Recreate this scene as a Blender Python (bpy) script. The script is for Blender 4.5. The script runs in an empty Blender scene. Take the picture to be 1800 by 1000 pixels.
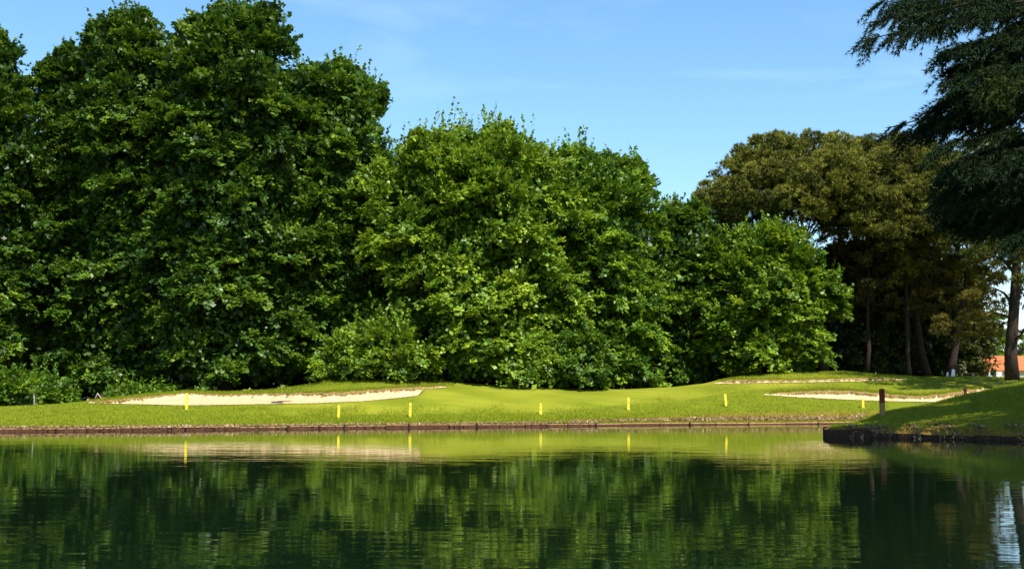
import bpy, math, random
import numpy as np
PI = math.pi
S = bpy.context.scene
COL = S.collection

# ------------------------------------------------------------------ camera, sky, sun
F = 2200.0; HC = 2.1; PITCH = math.atan(190 / F)
cam = bpy.data.cameras.new('camera'); cam.sensor_width = 36; cam.lens = 36 * F / 1800
cam.clip_end = 6000; cam.clip_start = 0.1
co = bpy.data.objects.new('camera', cam); COL.objects.link(co)
co.location = (0, 0, HC); co.rotation_euler = (PI / 2 + PITCH, 0, 0); S.camera = co

SUN_EL = math.radians(55); SUN_AZ = math.radians(147)      # azimuth clockwise from +Y
w = bpy.data.worlds.new('World'); S.world = w; w.use_nodes = True
nt = w.node_tree; nt.nodes.clear()
sky = nt.nodes.new('ShaderNodeTexSky'); sky.sky_type = 'NISHITA'; sky.sun_disc = False
sky.sun_elevation = SUN_EL; sky.sun_rotation = SUN_AZ; sky.air_density = 1.0; sky.dust_density = 0.7; sky.ozone_density = 3.0
hs = nt.nodes.new('ShaderNodeHueSaturation'); hs.inputs['Hue'].default_value = 0.494; hs.inputs['Saturation'].default_value = 1.16
nt.links.new(sky.outputs[0], hs.inputs['Color'])
tc = nt.nodes.new('ShaderNodeTexCoord')
mp = nt.nodes.new('ShaderNodeMapping'); mp.inputs['Scale'].default_value = (1.0, 1.0, 4.5)
mp.inputs['Rotation'].default_value = (0, math.radians(9), 0)
nz = nt.nodes.new('ShaderNodeTexNoise'); nz.inputs['Scale'].default_value = 3.1; nz.inputs['Detail'].default_value = 7
nz.inputs['Roughness'].default_value = 0.55; nz.inputs['Distortion'].default_value = 0.4
cr = nt.nodes.new('ShaderNodeValToRGB'); cr.color_ramp.elements[0].position = 0.52; cr.color_ramp.elements[1].position = 0.80
cr.color_ramp.elements[1].color = (0.16, 0.16, 0.16, 1)
mx = nt.nodes.new('ShaderNodeMixRGB'); mx.inputs['Color2'].default_value = (7.6, 8.6, 9.6, 1)
bg = nt.nodes.new('ShaderNodeBackground'); bg.inputs['Strength'].default_value = 0.125
out = nt.nodes.new('ShaderNodeOutputWorld')
nt.links.new(tc.outputs['Generated'], mp.inputs[0]); nt.links.new(mp.outputs[0], nz.inputs['Vector'])
nt.links.new(nz.outputs['Fac'], cr.inputs[0]); nt.links.new(cr.outputs[0], mx.inputs['Fac'])
nt.links.new(hs.outputs[0], mx.inputs['Color1']); nt.links.new(mx.outputs[0], bg.inputs['Color'])
nt.links.new(bg.outputs[0], out.inputs[0])

sl = bpy.data.lights.new('sun', 'SUN'); sl.energy = 5.0; sl.angle = math.radians(0.5); sl.color = (1, 0.95, 0.86)
so = bpy.data.objects.new('sun', sl); COL.objects.link(so)
so.rotation_euler = (PI / 2 - SUN_EL, 0, PI - SUN_AZ)
so.location = (40, -40, 60)
S.view_settings.view_transform = 'Standard'; S.view_settings.look = 'None'
S.view_settings.gamma = 1; S.view_settings.exposure = 0.86; S.view_settings.use_curve_mapping = False
S.render.engine = 'CYCLES'; S.cycles.max_bounces = 8; S.cycles.transparent_max_bounces = 8

# ------------------------------------------------------------------ helpers
def at(px, py, Y):
    """world point on the view ray of a photo pixel at depth Y (planning aid)"""
    u = (px - 900) / F; v = (500 - py) / F
    fy = math.cos(PITCH) - v * math.sin(PITCH); fz = math.sin(PITCH) + v * math.cos(PITCH)
    return (u / fy * Y, Y, HC + fz / fy * Y)

def pix(X, Y, Z):
    dz = Z - HC; d = Y * math.cos(PITCH) + dz * math.sin(PITCH); up = dz * math.cos(PITCH) - Y * math.sin(PITCH)
    return 900 + F * X / d, 500 - F * up / d

def tag(o, label=None, cat=None, group=None, kind=None):
    if label: o['label'] = label
    if cat: o['category'] = cat
    if group: o['group'] = group
    if kind: o['kind'] = kind
    return o

def empty(name, loc, label, cat, group=None):
    o = bpy.data.objects.new(name, None); COL.objects.link(o); o.location = loc
    o.empty_display_size = 0.5
    return tag(o, label, cat, group)

def link(name, me, mat, parent=None):
    o = bpy.data.objects.new(name, me); COL.objects.link(o)
    if mat: me.materials.append(mat)
    if parent:
        o.parent = parent; o.location = tuple(-c for c in parent.location)   # vertices are in world metres
    return o

def mesh_np(name, V, n, tint=None, smooth=False):
    """V (M,n,3): M separate faces of n corners"""
    M = len(V); me = bpy.data.meshes.new(name)
    me.vertices.add(M * n); me.vertices.foreach_set('co', V.reshape(-1).astype(np.float32))
    me.loops.add(M * n); me.loops.foreach_set('vertex_index', np.arange(M * n, dtype=np.int32))
    me.polygons.add(M); me.polygons.foreach_set('loop_start', np.arange(0, M * n, n, dtype=np.int32))
    me.polygons.foreach_set('loop_total', np.full(M, n, dtype=np.int32))
    if tint is not None:
        a = me.attributes.new('tint', 'FLOAT', 'FACE'); a.data.foreach_set('value', tint.astype(np.float32))
    me.update(calc_edges=True); return me

def mesh_grid(name, P, smooth=True, close=False):
    """P (r,c,3) grid of points"""
    r, c = P.shape[:2]; me = bpy.data.meshes.new(name)
    idx = np.arange(r * c).reshape(r, c)
    q = np.stack([idx[:-1, :-1], idx[:-1, 1:], idx[1:, 1:], idx[1:, :-1]], -1).reshape(-1, 4)
    me.vertices.add(r * c); me.vertices.foreach_set('co', P.reshape(-1).astype(np.float32))
    me.loops.add(q.size); me.loops.foreach_set('vertex_index', q.reshape(-1).astype(np.int32))
    me.polygons.add(len(q)); me.polygons.foreach_set('loop_start', np.arange(0, q.size, 4, dtype=np.int32))
    me.polygons.foreach_set('loop_total', np.full(len(q), 4, dtype=np.int32))
    me.polygons.foreach_set('use_smooth', np.full(len(q), smooth))
    me.update(calc_edges=True); return me

class MB:
    def __init__(s): s.v = []; s.f = []
    def tube(s, pts, rad, n=8, rough=0.0, rng=None):
        pts = [np.array(p, float) for p in pts]; b = len(s.v)
        for i, p in enumerate(pts):
            d = pts[min(i + 1, len(pts) - 1)] - pts[max(i - 1, 0)]; d /= (np.linalg.norm(d) + 1e-9)
            a = np.cross(d, (0, 1, 0.01)) if abs(d[1]) < 0.9 else np.cross(d, (1, 0, 0)); a /= np.linalg.norm(a); c = np.cross(d, a)
            for k in range(n):
                t = 2 * PI * k / n; r = rad[i] * (1 + (rng.uniform(-rough, rough) if rng is not None else 0))
                s.v.append(tuple(p + r * (math.cos(t) * a + math.sin(t) * c)))
        for i in range(len(pts) - 1):
            for k in range(n):
                k2 = (k + 1) % n
                s.f.append((b + i * n + k, b + i * n + k2, b + (i + 1) * n + k2, b + (i + 1) * n + k))
        s.f.append(tuple(b + k for k in range(n))[::-1]); s.f.append(tuple(b + (len(pts) - 1) * n + k for k in range(n)))
    def box(s, c, d, rz=0, tilt=0, taper=1.0):
        b = len(s.v); cz, sz = math.cos(rz), math.sin(rz)
        for z in (-1, 1):
            for x, y in ((-1, -1), (1, -1), (1, 1), (-1, 1)):
                k = taper if z > 0 else 1
                X = x * d[0] / 2 * k; Y = y * d[1] / 2 * k; Z = z * d[2] / 2; X += tilt * Z
                s.v.append((c[0] + X * cz - Y * sz, c[1] + X * sz + Y * cz, c[2] + Z))
        for q in ((3, 2, 1, 0), (4, 5, 6, 7), (0, 1, 5, 4), (1, 2, 6, 5), (2, 3, 7, 6), (3, 0, 4, 7)): s.f.append(tuple(b + i for i in q))
    def prism(s, poly, z0, z1):
        b = len(s.v); n = len(poly)
        for z in (z0, z1):
            for p in poly: s.v.append((p[0], p[1], z))
        s.f.append(tuple(b + i for i in range(n))[::-1]); s.f.append(tuple(b + n + i for i in range(n)))
        for i in range(n): s.f.append((b + i, b + (i + 1) % n, b + n + (i + 1) % n, b + n + i))
    def build(s, name, mat, parent=None, smooth=False, bevel=0):
        me = bpy.data.meshes.new(name); me.from_pydata([tuple(map(float, v)) for v in s.v], [], s.f); me.update()
        if smooth:
            for p in me.polygons: p.use_smooth = True
        o = link(name, me, mat, parent)
        if bevel:
            m = o.modifiers.new('bevel', 'BEVEL'); m.width = bevel; m.segments = 2
        return o

# ------------------------------------------------------------------ materials
def new_mat(name):
    m = bpy.data.materials.new(name); m.use_nodes = True; t = m.node_tree; t.nodes.clear()
    o = t.nodes.new('ShaderNodeOutputMaterial'); b = t.nodes.new('ShaderNodeBsdfPrincipled'); t.links.new(b.outputs[0], o.inputs[0])
    return m, t, b, o

def ramp(t, fac, stops):
    r = t.nodes.new('ShaderNodeValToRGB'); e = r.color_ramp.elements
    e[0].position = stops[0][0]; e[0].color = (*stops[0][1], 1); e[1].position = stops[-1][0]; e[1].color = (*stops[-1][1], 1)
    for p, c in stops[1:-1]:
        x = e.new(p); x.color = (*c, 1)
    t.links.new(fac, r.inputs[0]); return r.outputs[0]

def noise(t, scale, detail=4, rough=0.55, vec=None, stretch=None):
    n = t.nodes.new('ShaderNodeTexNoise'); n.inputs['Scale'].default_value = scale
    n.inputs['Detail'].default_value = detail; n.inputs['Roughness'].default_value = rough
    if vec is None:
        g = t.nodes.new('ShaderNodeTexCoord'); vec = g.outputs['Object']
    if stretch:
        mm = t.nodes.new('ShaderNodeMapping'); mm.inputs['Scale'].default_value = stretch; t.links.new(vec, mm.inputs[0]); vec = mm.outputs[0]
    t.links.new(vec, n.inputs['Vector']); return n.outputs['Fac']

def leaf_mat(name, dark, mid, light, trans=0.28, rough=0.45, spec=0.35):
    m, t, b, o = new_mat(name)
    a = t.nodes.new('ShaderNodeAttribute'); a.attribute_name = 'tint'
    c = ramp(t, a.outputs['Fac'], [(0, dark), (0.5, mid), (1, light)])
    b.inputs['Roughness'].default_value = rough; b.inputs['Specular IOR Level'].default_value = spec
    tr = t.nodes.new('ShaderNodeBsdfTranslucent'); ms = t.nodes.new('ShaderNodeMixShader'); ms.inputs[0].default_value = trans
    hs = t.nodes.new('ShaderNodeHueSaturation'); hs.inputs['Value'].default_value = 1.5; hs.inputs['Hue'].default_value = 0.485
    t.links.new(c, b.inputs['Base Color']); t.links.new(c, hs.inputs['Color']); t.links.new(hs.outputs[0], tr.inputs['Color'])
    t.links.new(b.outputs[0], ms.inputs[1]); t.links.new(tr.outputs[0], ms.inputs[2]); t.links.new(ms.outputs[0], o.inputs[0])
    return m

def simple(name, c1, c2, scale, rough=0.9, bump=0.0, stretch=None, detail=5):
    m, t, b, o = new_mat(name); f = noise(t, scale, detail, stretch=stretch)
    t.links.new(ramp(t, f, [(0.3, c1), (0.7, c2)]), b.inputs['Base Color'])
    b.inputs['Roughness'].default_value = rough; b.inputs['Specular IOR Level'].default_value = 0.2
    if bump:
        bp = t.nodes.new('ShaderNodeBump'); bp.inputs['Distance'].default_value = bump; bp.inputs['Strength'].default_value = 1
        t.links.new(f, bp.inputs['Height']); t.links.new(bp.outputs[0], b.inputs['Normal'])
    return m

M = {}
M['leaf_deep'] = leaf_mat('leaf_deep', (0.011, 0.034, 0.004), (0.040, 0.098, 0.006), (0.145, 0.230, 0.012))
M['leaf_mid'] = leaf_mat('leaf_mid', (0.016, 0.046, 0.005), (0.060, 0.135, 0.008), (0.19, 0.30, 0.016))
M['leaf_bright'] = leaf_mat('leaf_bright', (0.020, 0.056, 0.005), (0.085, 0.170, 0.009), (0.25, 0.345, 0.020))
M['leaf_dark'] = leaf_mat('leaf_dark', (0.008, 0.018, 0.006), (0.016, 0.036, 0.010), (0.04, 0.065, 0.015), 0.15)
M['understory'] = leaf_mat('understory', (0.018, 0.024, 0.006), (0.055, 0.068, 0.010), (0.15, 0.16, 0.03), 0.15)
M['pine'] = leaf_mat('pine', (0.034, 0.042, 0.006), (0.105, 0.118, 0.012), (0.26, 0.25, 0.03), 0.12, 0.6, 0.2)
M['pine_brown'] = leaf_mat('pine_brown', (0.03, 0.027, 0.006), (0.085, 0.072, 0.011), (0.18, 0.15, 0.022), 0.12, 0.7, 0.15)
M['needle'] = leaf_mat('needle', (0.006, 0.015, 0.006), (0.014, 0.030, 0.008), (0.05, 0.07, 0.010), 0.12, 0.6, 0.08)
M['red_leaf'] = leaf_mat('red_leaf', (0.12, 0.02, 0.01), (0.25, 0.05, 0.02), (0.4, 0.13, 0.05), 0.2)
M['bark'] = simple('bark', (0.012, 0.009, 0.007), (0.05, 0.035, 0.025), 6, 0.95, 0.05, (3, 3, 0.6))
M['bark_pale'] = simple('bark_pale', (0.16, 0.14, 0.10), (0.34, 0.30, 0.22), 5, 0.9, 0.02, (2, 2, 0.7))
M['yellow'] = simple('yellow', (0.46, 0.36, 0.03), (0.80, 0.68, 0.07), 7, 0.5)
M['post_red'] = simple('post_red', (0.10, 0.018, 0.012), (0.20, 0.04, 0.02), 9, 0.8, 0.01, (3, 3, .5))
M['post_tan'] = simple('post_tan', (0.22, 0.13, 0.04), (0.35, 0.22, 0.08), 9, 0.8, 0.01, (3, 3, .5))
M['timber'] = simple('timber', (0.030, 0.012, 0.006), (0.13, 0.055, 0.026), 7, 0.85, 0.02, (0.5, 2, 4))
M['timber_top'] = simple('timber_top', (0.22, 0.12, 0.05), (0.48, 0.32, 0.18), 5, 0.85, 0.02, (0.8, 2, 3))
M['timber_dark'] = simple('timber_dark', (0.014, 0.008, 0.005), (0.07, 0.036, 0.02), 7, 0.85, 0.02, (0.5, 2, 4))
M['earth'] = simple('earth', (0.09, 0.065, 0.016), (0.30, 0.20, 0.07), 9, 0.95, 0.03)
M['sand'] = simple('sand', (0.38, 0.27, 0.14), (0.54, 0.41, 0.23), 1.2, 0.95, 0.03, (1, 2, 1), 8)
M['stone'] = simple('stone', (0.18, 0.13, 0.09), (0.5, 0.4, 0.3), 7, 0.9, 0.02)
M['litter'] = leaf_mat('litter', (0.08, 0.040, 0.014), (0.22, 0.13, 0.05), (0.5, 0.36, 0.19), 0.1)
M['roof_tile'] = simple('roof_tile', (0.42, 0.07, 0.02), (0.62, 0.17, 0.06), 3, 0.8, 0.05, (4, 1, 4))
M['plaster'] = simple('plaster', (0.36, 0.32, 0.25), (0.5, 0.45, 0.37), 1.5, 0.9)
M['white'] = simple('white', (0.74, 0.73, 0.70), (0.82, 0.81, 0.78), 5, 0.5)
M['glass_dark'] = simple('glass_dark', (0.02, 0.025, 0.03), (0.03, 0.035, 0.04), 2, 0.1)
M['iron'] = simple('iron', (0.03, 0.03, 0.03), (0.06, 0.06, 0.06), 5, 0.6)
M['blade'] = leaf_mat('blade', (0.085, 0.135, 0.004), (0.19, 0.235, 0.006), (0.36, 0.35, 0.012), 0.3, 0.5, 0.2)

# grass sheet
m, t, b, o = new_mat('grass'); M['grass'] = m
n1 = noise(t, 1.1, 6, 0.7, stretch=(0.6, 1.2, 1)); n2 = noise(t, 7.0, 5, 0.75); n3 = noise(t, 0.12, 3)
def mix(t, f, a, c, mode='MIX'):
    x = t.nodes.new('ShaderNodeMixRGB'); x.blend_type = mode
    for k, v in ((0, f), (1, a), (2, c)):
        if hasattr(v, 'links') or hasattr(v, 'is_linked'): t.links.new(v, x.inputs[k])
        elif isinstance(v, tuple): x.inputs[k].default_value = (*v, 1)
        else: x.inputs[k].default_value = v
    return x.outputs[0]
def attr(t, n):
    a = t.nodes.new('ShaderNodeAttribute'); a.attribute_name = n; return a.outputs['Fac']
def mth(t, op, a, c):
    x = t.nodes.new('ShaderNodeMath'); x.operation = op
    for k, v in ((0, a), (1, c)):
        if isinstance(v, (int, float)): x.inputs[k].default_value = v
        else: t.links.new(v, x.inputs[k])
    return x.outputs[0]
rough_c = ramp(t, n1, [(0.3, (0.075, 0.125, 0.003)), (0.5, (0.155, 0.195, 0.004)), (0.68, (0.24, 0.23, 0.006))])
rough_c = mix(t, 0.55, rough_c, ramp(t, n2, [(0.3, (0.05, 0.085, 0.004)), (0.7, (0.19, 0.21, 0.006))]))
mown_c = ramp(t, n3, [(0.35, (0.145, 0.18, 0.008)), (0.65, (0.215, 0.215, 0.012))])
mown_c = mix(t, 0.3, mown_c, ramp(t, noise(t, 1.0, 4, 0.6, stretch=(0.15, 1.5, 1)), [(0.35, (0.095, 0.145, 0.006)), (0.65, (0.27, 0.25, 0.02))]))
dry_c = ramp(t, n2, [(0.3, (0.10, 0.045, 0.012)), (0.5, (0.28, 0.13, 0.03)), (0.7, (0.46, 0.30, 0.09))])
c = mix(t, attr(t, 'mown'), rough_c, mown_c)
dm = mth(t, 'MULTIPLY', attr(t, 'dry'), ramp(t, n1, [(0.33, (0.35,) * 3), (0.55, (1, 1, 1))]))
c = mix(t, dm, c, dry_c)
t.links.new(c, b.inputs['Base Color']); b.inputs['Roughness'].default_value = 0.85; b.inputs['Specular IOR Level'].default_value = 0.15
bp = t.nodes.new('ShaderNodeBump'); bp.inputs['Distance'].default_value = 0.12; bp.inputs['Strength'].default_value = 0.7
hsum = mth(t, 'MULTIPLY', mth(t, 'ADD', n2, noise(t, 22, 3)), mth(t, 'SUBTRACT', 1.0, mth(t, 'MULTIPLY', attr(t, 'mown'), 0.85)))
t.links.new(hsum, bp.inputs['Height']); t.links.new(bp.outputs[0], b.inputs['Normal'])

# water
m, t, b, o = new_mat('water'); M['water'] = m
b.inputs['Base Color'].default_value = (0.003, 0.010, 0.004, 1); b.inputs['Roughness'].default_value = 0.03; b.inputs['IOR'].default_value = 1.45
b.inputs['Specular IOR Level'].default_value = 0.5
wa = noise(t, 1.5, 2, 0.45, stretch=(0.4, 1.3, 1)); wb = noise(t, 0.3, 2, 0.5, stretch=(0.4, 1.6, 1)); wc = noise(t, 6, 1, 0.5, stretch=(.5, 1.2, 1))
patch = ramp(t, noise(t, 0.06, 3, .55, stretch=(0.35, 1.6, 1)), [(0.35, (.35,) * 3), (0.62, (1, 1, 1))])
hh = mth(t, 'ADD', mth(t, 'MULTIPLY', mth(t, 'ADD', wa, mth(t, 'MULTIPLY', wc, 0.10)), patch), mth(t, 'MULTIPLY', wb, 0.9))
bp = t.nodes.new('ShaderNodeBump'); bp.inputs['Distance'].default_value = 0.0055; bp.inputs['Strength'].default_value = 1
t.links.new(hh, bp.inputs['Height']); t.links.new(bp.outputs[0], b.inputs['Normal'])

# ------------------------------------------------------------------ terrain
SH = np.array([(-900, 768), (-300, 762), (0, 758), (300, 755.5), (600, 752), (900, 749), (1200, 746), (1500, 744), (2600, 744)], float)
CR = np.array([(-900, 714), (0, 714), (60, 712), (110, 709), (150, 705), (180, 702), (250, 694), (330, 687), (400, 689), (470, 686), (520, 680), (570, 672), (640, 668), (720, 670),
               (800, 672), (950, 680), (1020, 684), (1100, 684), (1180, 680), (1235, 674), (1265, 667), (1300, 662), (1340, 658), (1400, 654.5), (1480, 653), (1560, 659), (1620, 663), (1700, 662), (1800, 664), (2600, 664)], float)
CY = np.array([(-900, 82), (0, 84), (150, 86), (330, 92), (600, 93), (900, 95), (1100, 98), (1300, 104), (1500, 107), (1800, 106), (2600, 106)], float)
PEN = np.array([(15.25, 60.5), (17, 59.5), (20, 57.5), (22.6, 55), (28, 52), (36, 47), (50, 40), (80, 25), (300, 10), (300, 100), (27, 100), (22, 78), (17.6, 67), (16, 63.5)], float)
BUN = [dict(lo=[(160, 709), (250, 711), (330, 713), (450, 711), (560, 709), (640, 705.5), (700, 700), (738, 695.5), (745, 684), (785, 681.5)],
            hi=[(160, 707.5), (200, 704), (250, 699), (330, 691), (390, 694.5), (450, 693), (520, 692), (600, 691), (660, 686), (700, 683), (735, 681.5), (785, 679.5)]),
       dict(lo=[(1340, 694.5), (1400, 698.5), (1480, 702.5), (1560, 705.5), (1640, 707), (1725, 700)],
            hi=[(1340, 693.5), (1400, 689.5), (1450, 687.5), (1500, 688.5), (1560, 694), (1610, 698), (1660, 693), (1700, 686), (1725, 683)]),
       dict(lo=[(1255, 675), (1330, 673.5), (1400, 672.5), (1500, 670.5), (1590, 668)],
            hi=[(1255, 673.5), (1285, 668.5), (1400, 669), (1460, 667), (1500, 665), (1590, 666.5)])]
def ip(x, A): return np.interp(x, A[:, 0], A[:, 1])
def pen_dist(X, Y):
    n = len(PEN); d = np.full(X.shape, 1e9); ins = np.zeros(X.shape, bool)
    for i in range(n):
        a = PEN[i]; bb = PEN[(i + 1) % n]; e = bb - a
        tt = np.clip(((X - a[0]) * e[0] + (Y - a[1]) * e[1]) / (e @ e), 0, 1)
        d = np.minimum(d, np.hypot(X - a[0] - tt * e[0], Y - a[1] - tt * e[1]))
        cnd = (a[1] > Y) != (bb[1] > Y)
        with np.errstate(divide='ignore', invalid='ignore'):
            xi = (bb[0] - a[0]) * (Y - a[1]) / (bb[1] - a[1] + 1e-12) + a[0]
        ins ^= cnd & (X < xi)
    return np.where(ins, d, -d)

def sm(x): x = np.clip(x, 0, 1); return x * x * (3 - 2 * x)

def H0(X, Y):
    X = np.asarray(X, float); Y = np.asarray(Y, float)
    px = np.where(Y > 1, 900 + 2196 * X / np.maximum(Y, 1), 900)
    Ys = 4620 / (ip(px, SH) - 690); Yc = ip(px, CY); Zc = HC + (690 - ip(px, CR)) / F * Yc
    t_ = (Y - Ys) / (Yc - Ys); tt = np.clip(t_, 0, 1)
    prof = 0.85 * tt + 0.15 * sm(tt)
    prof = prof - 0.035 * np.sin(2 * PI * tt)
    zf = 0.22 + (Zc - 0.22) * prof
    zf += (0.02 * np.sin(X * 0.7 + Y * 0.35) + 0.03 * np.sin(X * 1.9 - Y * 1.3)) * np.sin(PI * tt)
    # ground past the crest: a slight dip, then a gently rising meadow
    zb = HC + np.interp(px, [0, 900, 1300, 1600], [8, 20, 22, 25]) / F * Y
    zback = Zc - 0.35 * sm((Y - Yc) / 5)
    kk = sm((Y - Yc - 5) / 110)
    zf = np.where(Y > Yc, zback * (1 - kk) + np.minimum(zb, 9) * kk, zf)
    sh = sm((Y - Ys + 0.35) / 0.35)
    zf = -0.8 * (1 - sh) + zf * sh
    d = pen_dist(X, Y)
    Zr = np.interp(X, [15, 17, 18.6, 20.9, 22.5, 25.4, 31, 45, 90], [0.45, 0.66, 1.15, 1.58, 2.0, 2.6, 3.1, 3.6, 4])
    back = np.interp(Y, [62.3, 68, 84], [1, 0.45, 0.3]); back = np.where(X > 40, np.maximum(back, sm((X - 40) / 20)), back)
    wv = 0.35 * np.maximum(X - 15, 0) + 1.2
    zp = 0.42 + (np.maximum(Zr * back, 0.42) - 0.42) * sm(d / wv * 0.5 + 0.0) * 1.0
    zp = 0.42 + (np.maximum(Zr * back, 0.42) - 0.42) * np.clip(d / wv, 0, 1) ** 0.9
    zp = zp + 0.03 * np.sin(X * 2.1 + Y) * np.clip(d, 0, 1)
    sp = sm((d + 0.3) / 0.3); zp = np.where(d > -0.3, -0.8 * (1 - sp) + zp * sp, -0.8)
    zn = np.where(Y < 4, -0.8 + 1.4 * sm((3.2 - Y) / 3.0), -0.8)
    return np.maximum(np.maximum(zf, zp), zn)

def ground_hit(px, py, y0=70, y1=112):
    Ya = np.linspace(y0, y1, 1400); X = (px - 900) / 2196 * Ya
    Z = H0(X, Ya); xx, yy = pix(X, Ya, Z)
    k = np.where(yy <= py)[0]
    i = k[0] if len(k) else int(np.argmin(np.abs(yy - py)))
    Yh = Ya[i]
    # exact column
    for _ in range(3):
        Xh = at(px, py, Yh)[0]
    return Xh, Yh, float(H0(Xh, Yh))

for B in BUN:
    xs = np.arange(B['lo'][0][0], B['lo'][-1][0] + 1, 5.0)
    lo = np.interp(xs, *np.array(B['lo']).T); hi = np.interp(xs, *np.array(B['hi']).T)
    rr = np.random.default_rng(5)
    hi = hi + 0.5 * np.sin(xs * 0.21) + 0.35 * np.sin(xs * 0.53 + 1); hi = np.minimum(hi, lo - 0.7)
    B['px'] = xs
    B['Ylo'] = np.array([ground_hit(x, y, 70, 106)[1] for x, y in zip(xs, lo)])
    B['Yhi'] = np.array([ground_hit(x, y, 70, 106)[1] for x, y in zip(xs, hi)])
    B['Yhi'] = np.maximum(B['Yhi'], B['Ylo'] + 0.25)

def bowl(B, X, Y):
    px = 900 + 2196 * X / np.maximum(Y, 1)
    lo = np.interp(px, B['px'], B['Ylo']); hi = np.interp(px, B['px'], B['Yhi'])
    wd = np.maximum(hi - lo, 0.2)
    f = sm((Y - lo) / (0.35 * wd)) * sm((hi - Y) / np.minimum(0.25, 0.3 * wd)) * np.clip((px - B['px'][0]) / 25, 0, 1) * np.clip((B['px'][-1] - px) / 25, 0, 1)
    return np.where((px > B['px'][0]) & (px < B['px'][-1]), f, 0) * np.clip(wd / 2.0, 0.2, 1)

def H(X, Y):
    z = H0(X, Y); X = np.asarray(X, float); Y = np.asarray(Y, float)
    for B in BUN: z = z - 0.34 * bowl(B, X, Y)
    return z

gx = np.concatenate([-np.geomspace(900, 62, 26), np.arange(-60, 45, 0.3), np.geomspace(46, 900, 26)])
gy = np.concatenate([[-400, -100, -40, -15, -5, -1, 1, 2, 2.6, 3.2, 4, 8, 20, 35, 42, 46], np.arange(48, 112, 0.26), np.geomspace(113, 2500, 40)])
GX, GY = np.meshgrid(gx, gy); GZ = H(GX, GY)
me = mesh_grid('ground', np.stack([GX, GY, GZ], -1))
ppx, ppy = pix(GX, np.maximum(GY, 1), GZ)
mlow = np.interp(ppx, [380, 450, 650, 950, 1100, 1200, 1290, 1400, 1600], [716, 733, 731, 727, 713, 706, 690, 681, 674])
mup = np.interp(ppx, [380, 600, 740, 800], [712, 704, 690, 600]) 
mown = sm((mlow - ppy) / 4) * sm((ppy - mup) / 5) * sm((ppx - 380 - 60 * np.sin(ppy * .5)) / 260) * (1 - sm((ppx - 1380) / 150)) * (GY > 70) * (GY < 112)
mown *= np.clip(.85 + .35 * np.sin(GX * .8 + 2 * np.sin(GY * .5)) + .3 * np.sin(GX * .33 + GY * .9), .25, 1)
mown = np.maximum(mown, 1.0 * (GY > 125)*0.5)
shore_py = ip(ppx, SH)
dryw = np.interp(ppx, [-100, 30, 600, 1000, 1120, 1300, 1480, 2000], [7, 6, 3, 5, 12, 19, 20, 18])
dry = sm((ppy - (shore_py - 4 - dryw)) / 8) * (GY > 65) * (GY < 100)
for B in BUN:      # worn brown turf along the top lip of each bunker
    hi = np.interp(ppx, B['px'], B['Yhi']); q = (GY - hi)
    dry = np.maximum(dry, 0.9 * np.exp(-np.clip(q, 0, 9) / 0.7) * (q > -0.35) * (ppx > B['px'][0] + 30) * (ppx < B['px'][-1]))
pd = pen_dist(GX, GY); dry = np.maximum(dry, 0.8 * np.exp(-np.abs(pd) / 0.5) * (GY < 63) * (pd > -0.5))
for nm, arr in (('mown', mown), ('dry', dry)):
    a = me.attributes.new(nm, 'FLOAT', 'POINT'); a.data.foreach_set('value', arr.reshape(-1).astype(np.float32))
g = link('ground', me, M['grass']); g['kind'] = 'structure'

wm = bpy.data.meshes.new('water'); wm.from_pydata([(-900, -2, 0), (900, -2, 0), (900, 96, 0), (-900, 96, 0)], [], [(0, 1, 2, 3)])
wo = link('water', wm, M['water']); wo['kind'] = 'structure'

for i, B in enumerate(BUN):
    rows = 14; xs = np.linspace(B['px'][0], B['px'][-1], int((B['px'][-1] - B['px'][0]) / 2.5))
    lo = np.interp(xs, B['px'], B['Ylo']); hi = np.interp(xs, B['px'], B['Yhi'])
    tt = np.linspace(0, 1, rows)[:, None]; Yv = lo[None] * (1 - tt) + hi[None] * tt; Xv = (xs[None] - 900) / 2196 * Yv
    Zv = H0(Xv, Yv) - 0.26 * bowl(B, Xv, Yv) + 0.03
    rr = np.random.default_rng(i); Zv += rr.normal(0, 0.006, Zv.shape)
    o = link('sand_bunker', mesh_grid('sand_bunker', np.stack([Xv, Yv, Zv], -1)), M['sand']); o['kind'] = 'structure'
    # broken earth lip along the back edge
    rr = np.random.default_rng(20 + i); ok = hi - lo > 0.35; xk = np.linspace(xs[ok][0], xs[ok][-1], ok.sum() * 3); hk = np.interp(xk, xs, hi); nk = len(xk)
    jag = rr.normal(0, 1, nk); jag = np.convolve(jag, np.ones(5) / 5, 'same') * 1.2 + rr.normal(0, .35, nk)
    lh = (.028 if i < 2 else .004) * np.clip(.7 + jag, -.2, 2.2) * np.clip((xk - xk[0]) / 30, 0, 1)
    rows_ = []
    for dy, dz in ((-.22, -.34), (-.16 + .05 * jag, -.05 - lh), (-.10 + .04 * jag, .02 + lh * .3), (.10, .035 + lh * .6), (.32, -.02)):
        yy = hk + dy; xx = (xk - 900) / 2196 * yy; rows_.append(np.stack([xx, yy, H0(xx, yy) + dz], -1))
    link('bunker_lip', mesh_grid('bunker_lip', np.array(rows_), smooth=False), M['earth'], o)


# ------------------------------------------------------------------ foliage tools
def unit(v): return v / (np.linalg.norm(v, axis=-1, keepdims=True) + 1e-9)

def leaves(c, n, size, rng, aspect=0.72, fold=0.18):
    N = len(c); n = unit(n); r = rng.normal(size=(N, 3)); a = unit(np.cross(n, r)); b_ = np.cross(n, a)
    L = size[:, None]; W = L * aspect
    V = np.stack([c - a * L * .5, c + b_ * W * .5 - n * W * fold, c + a * L * .5, c - b_ * W * .5 - n * W * fold], 1)
    return V

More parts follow.
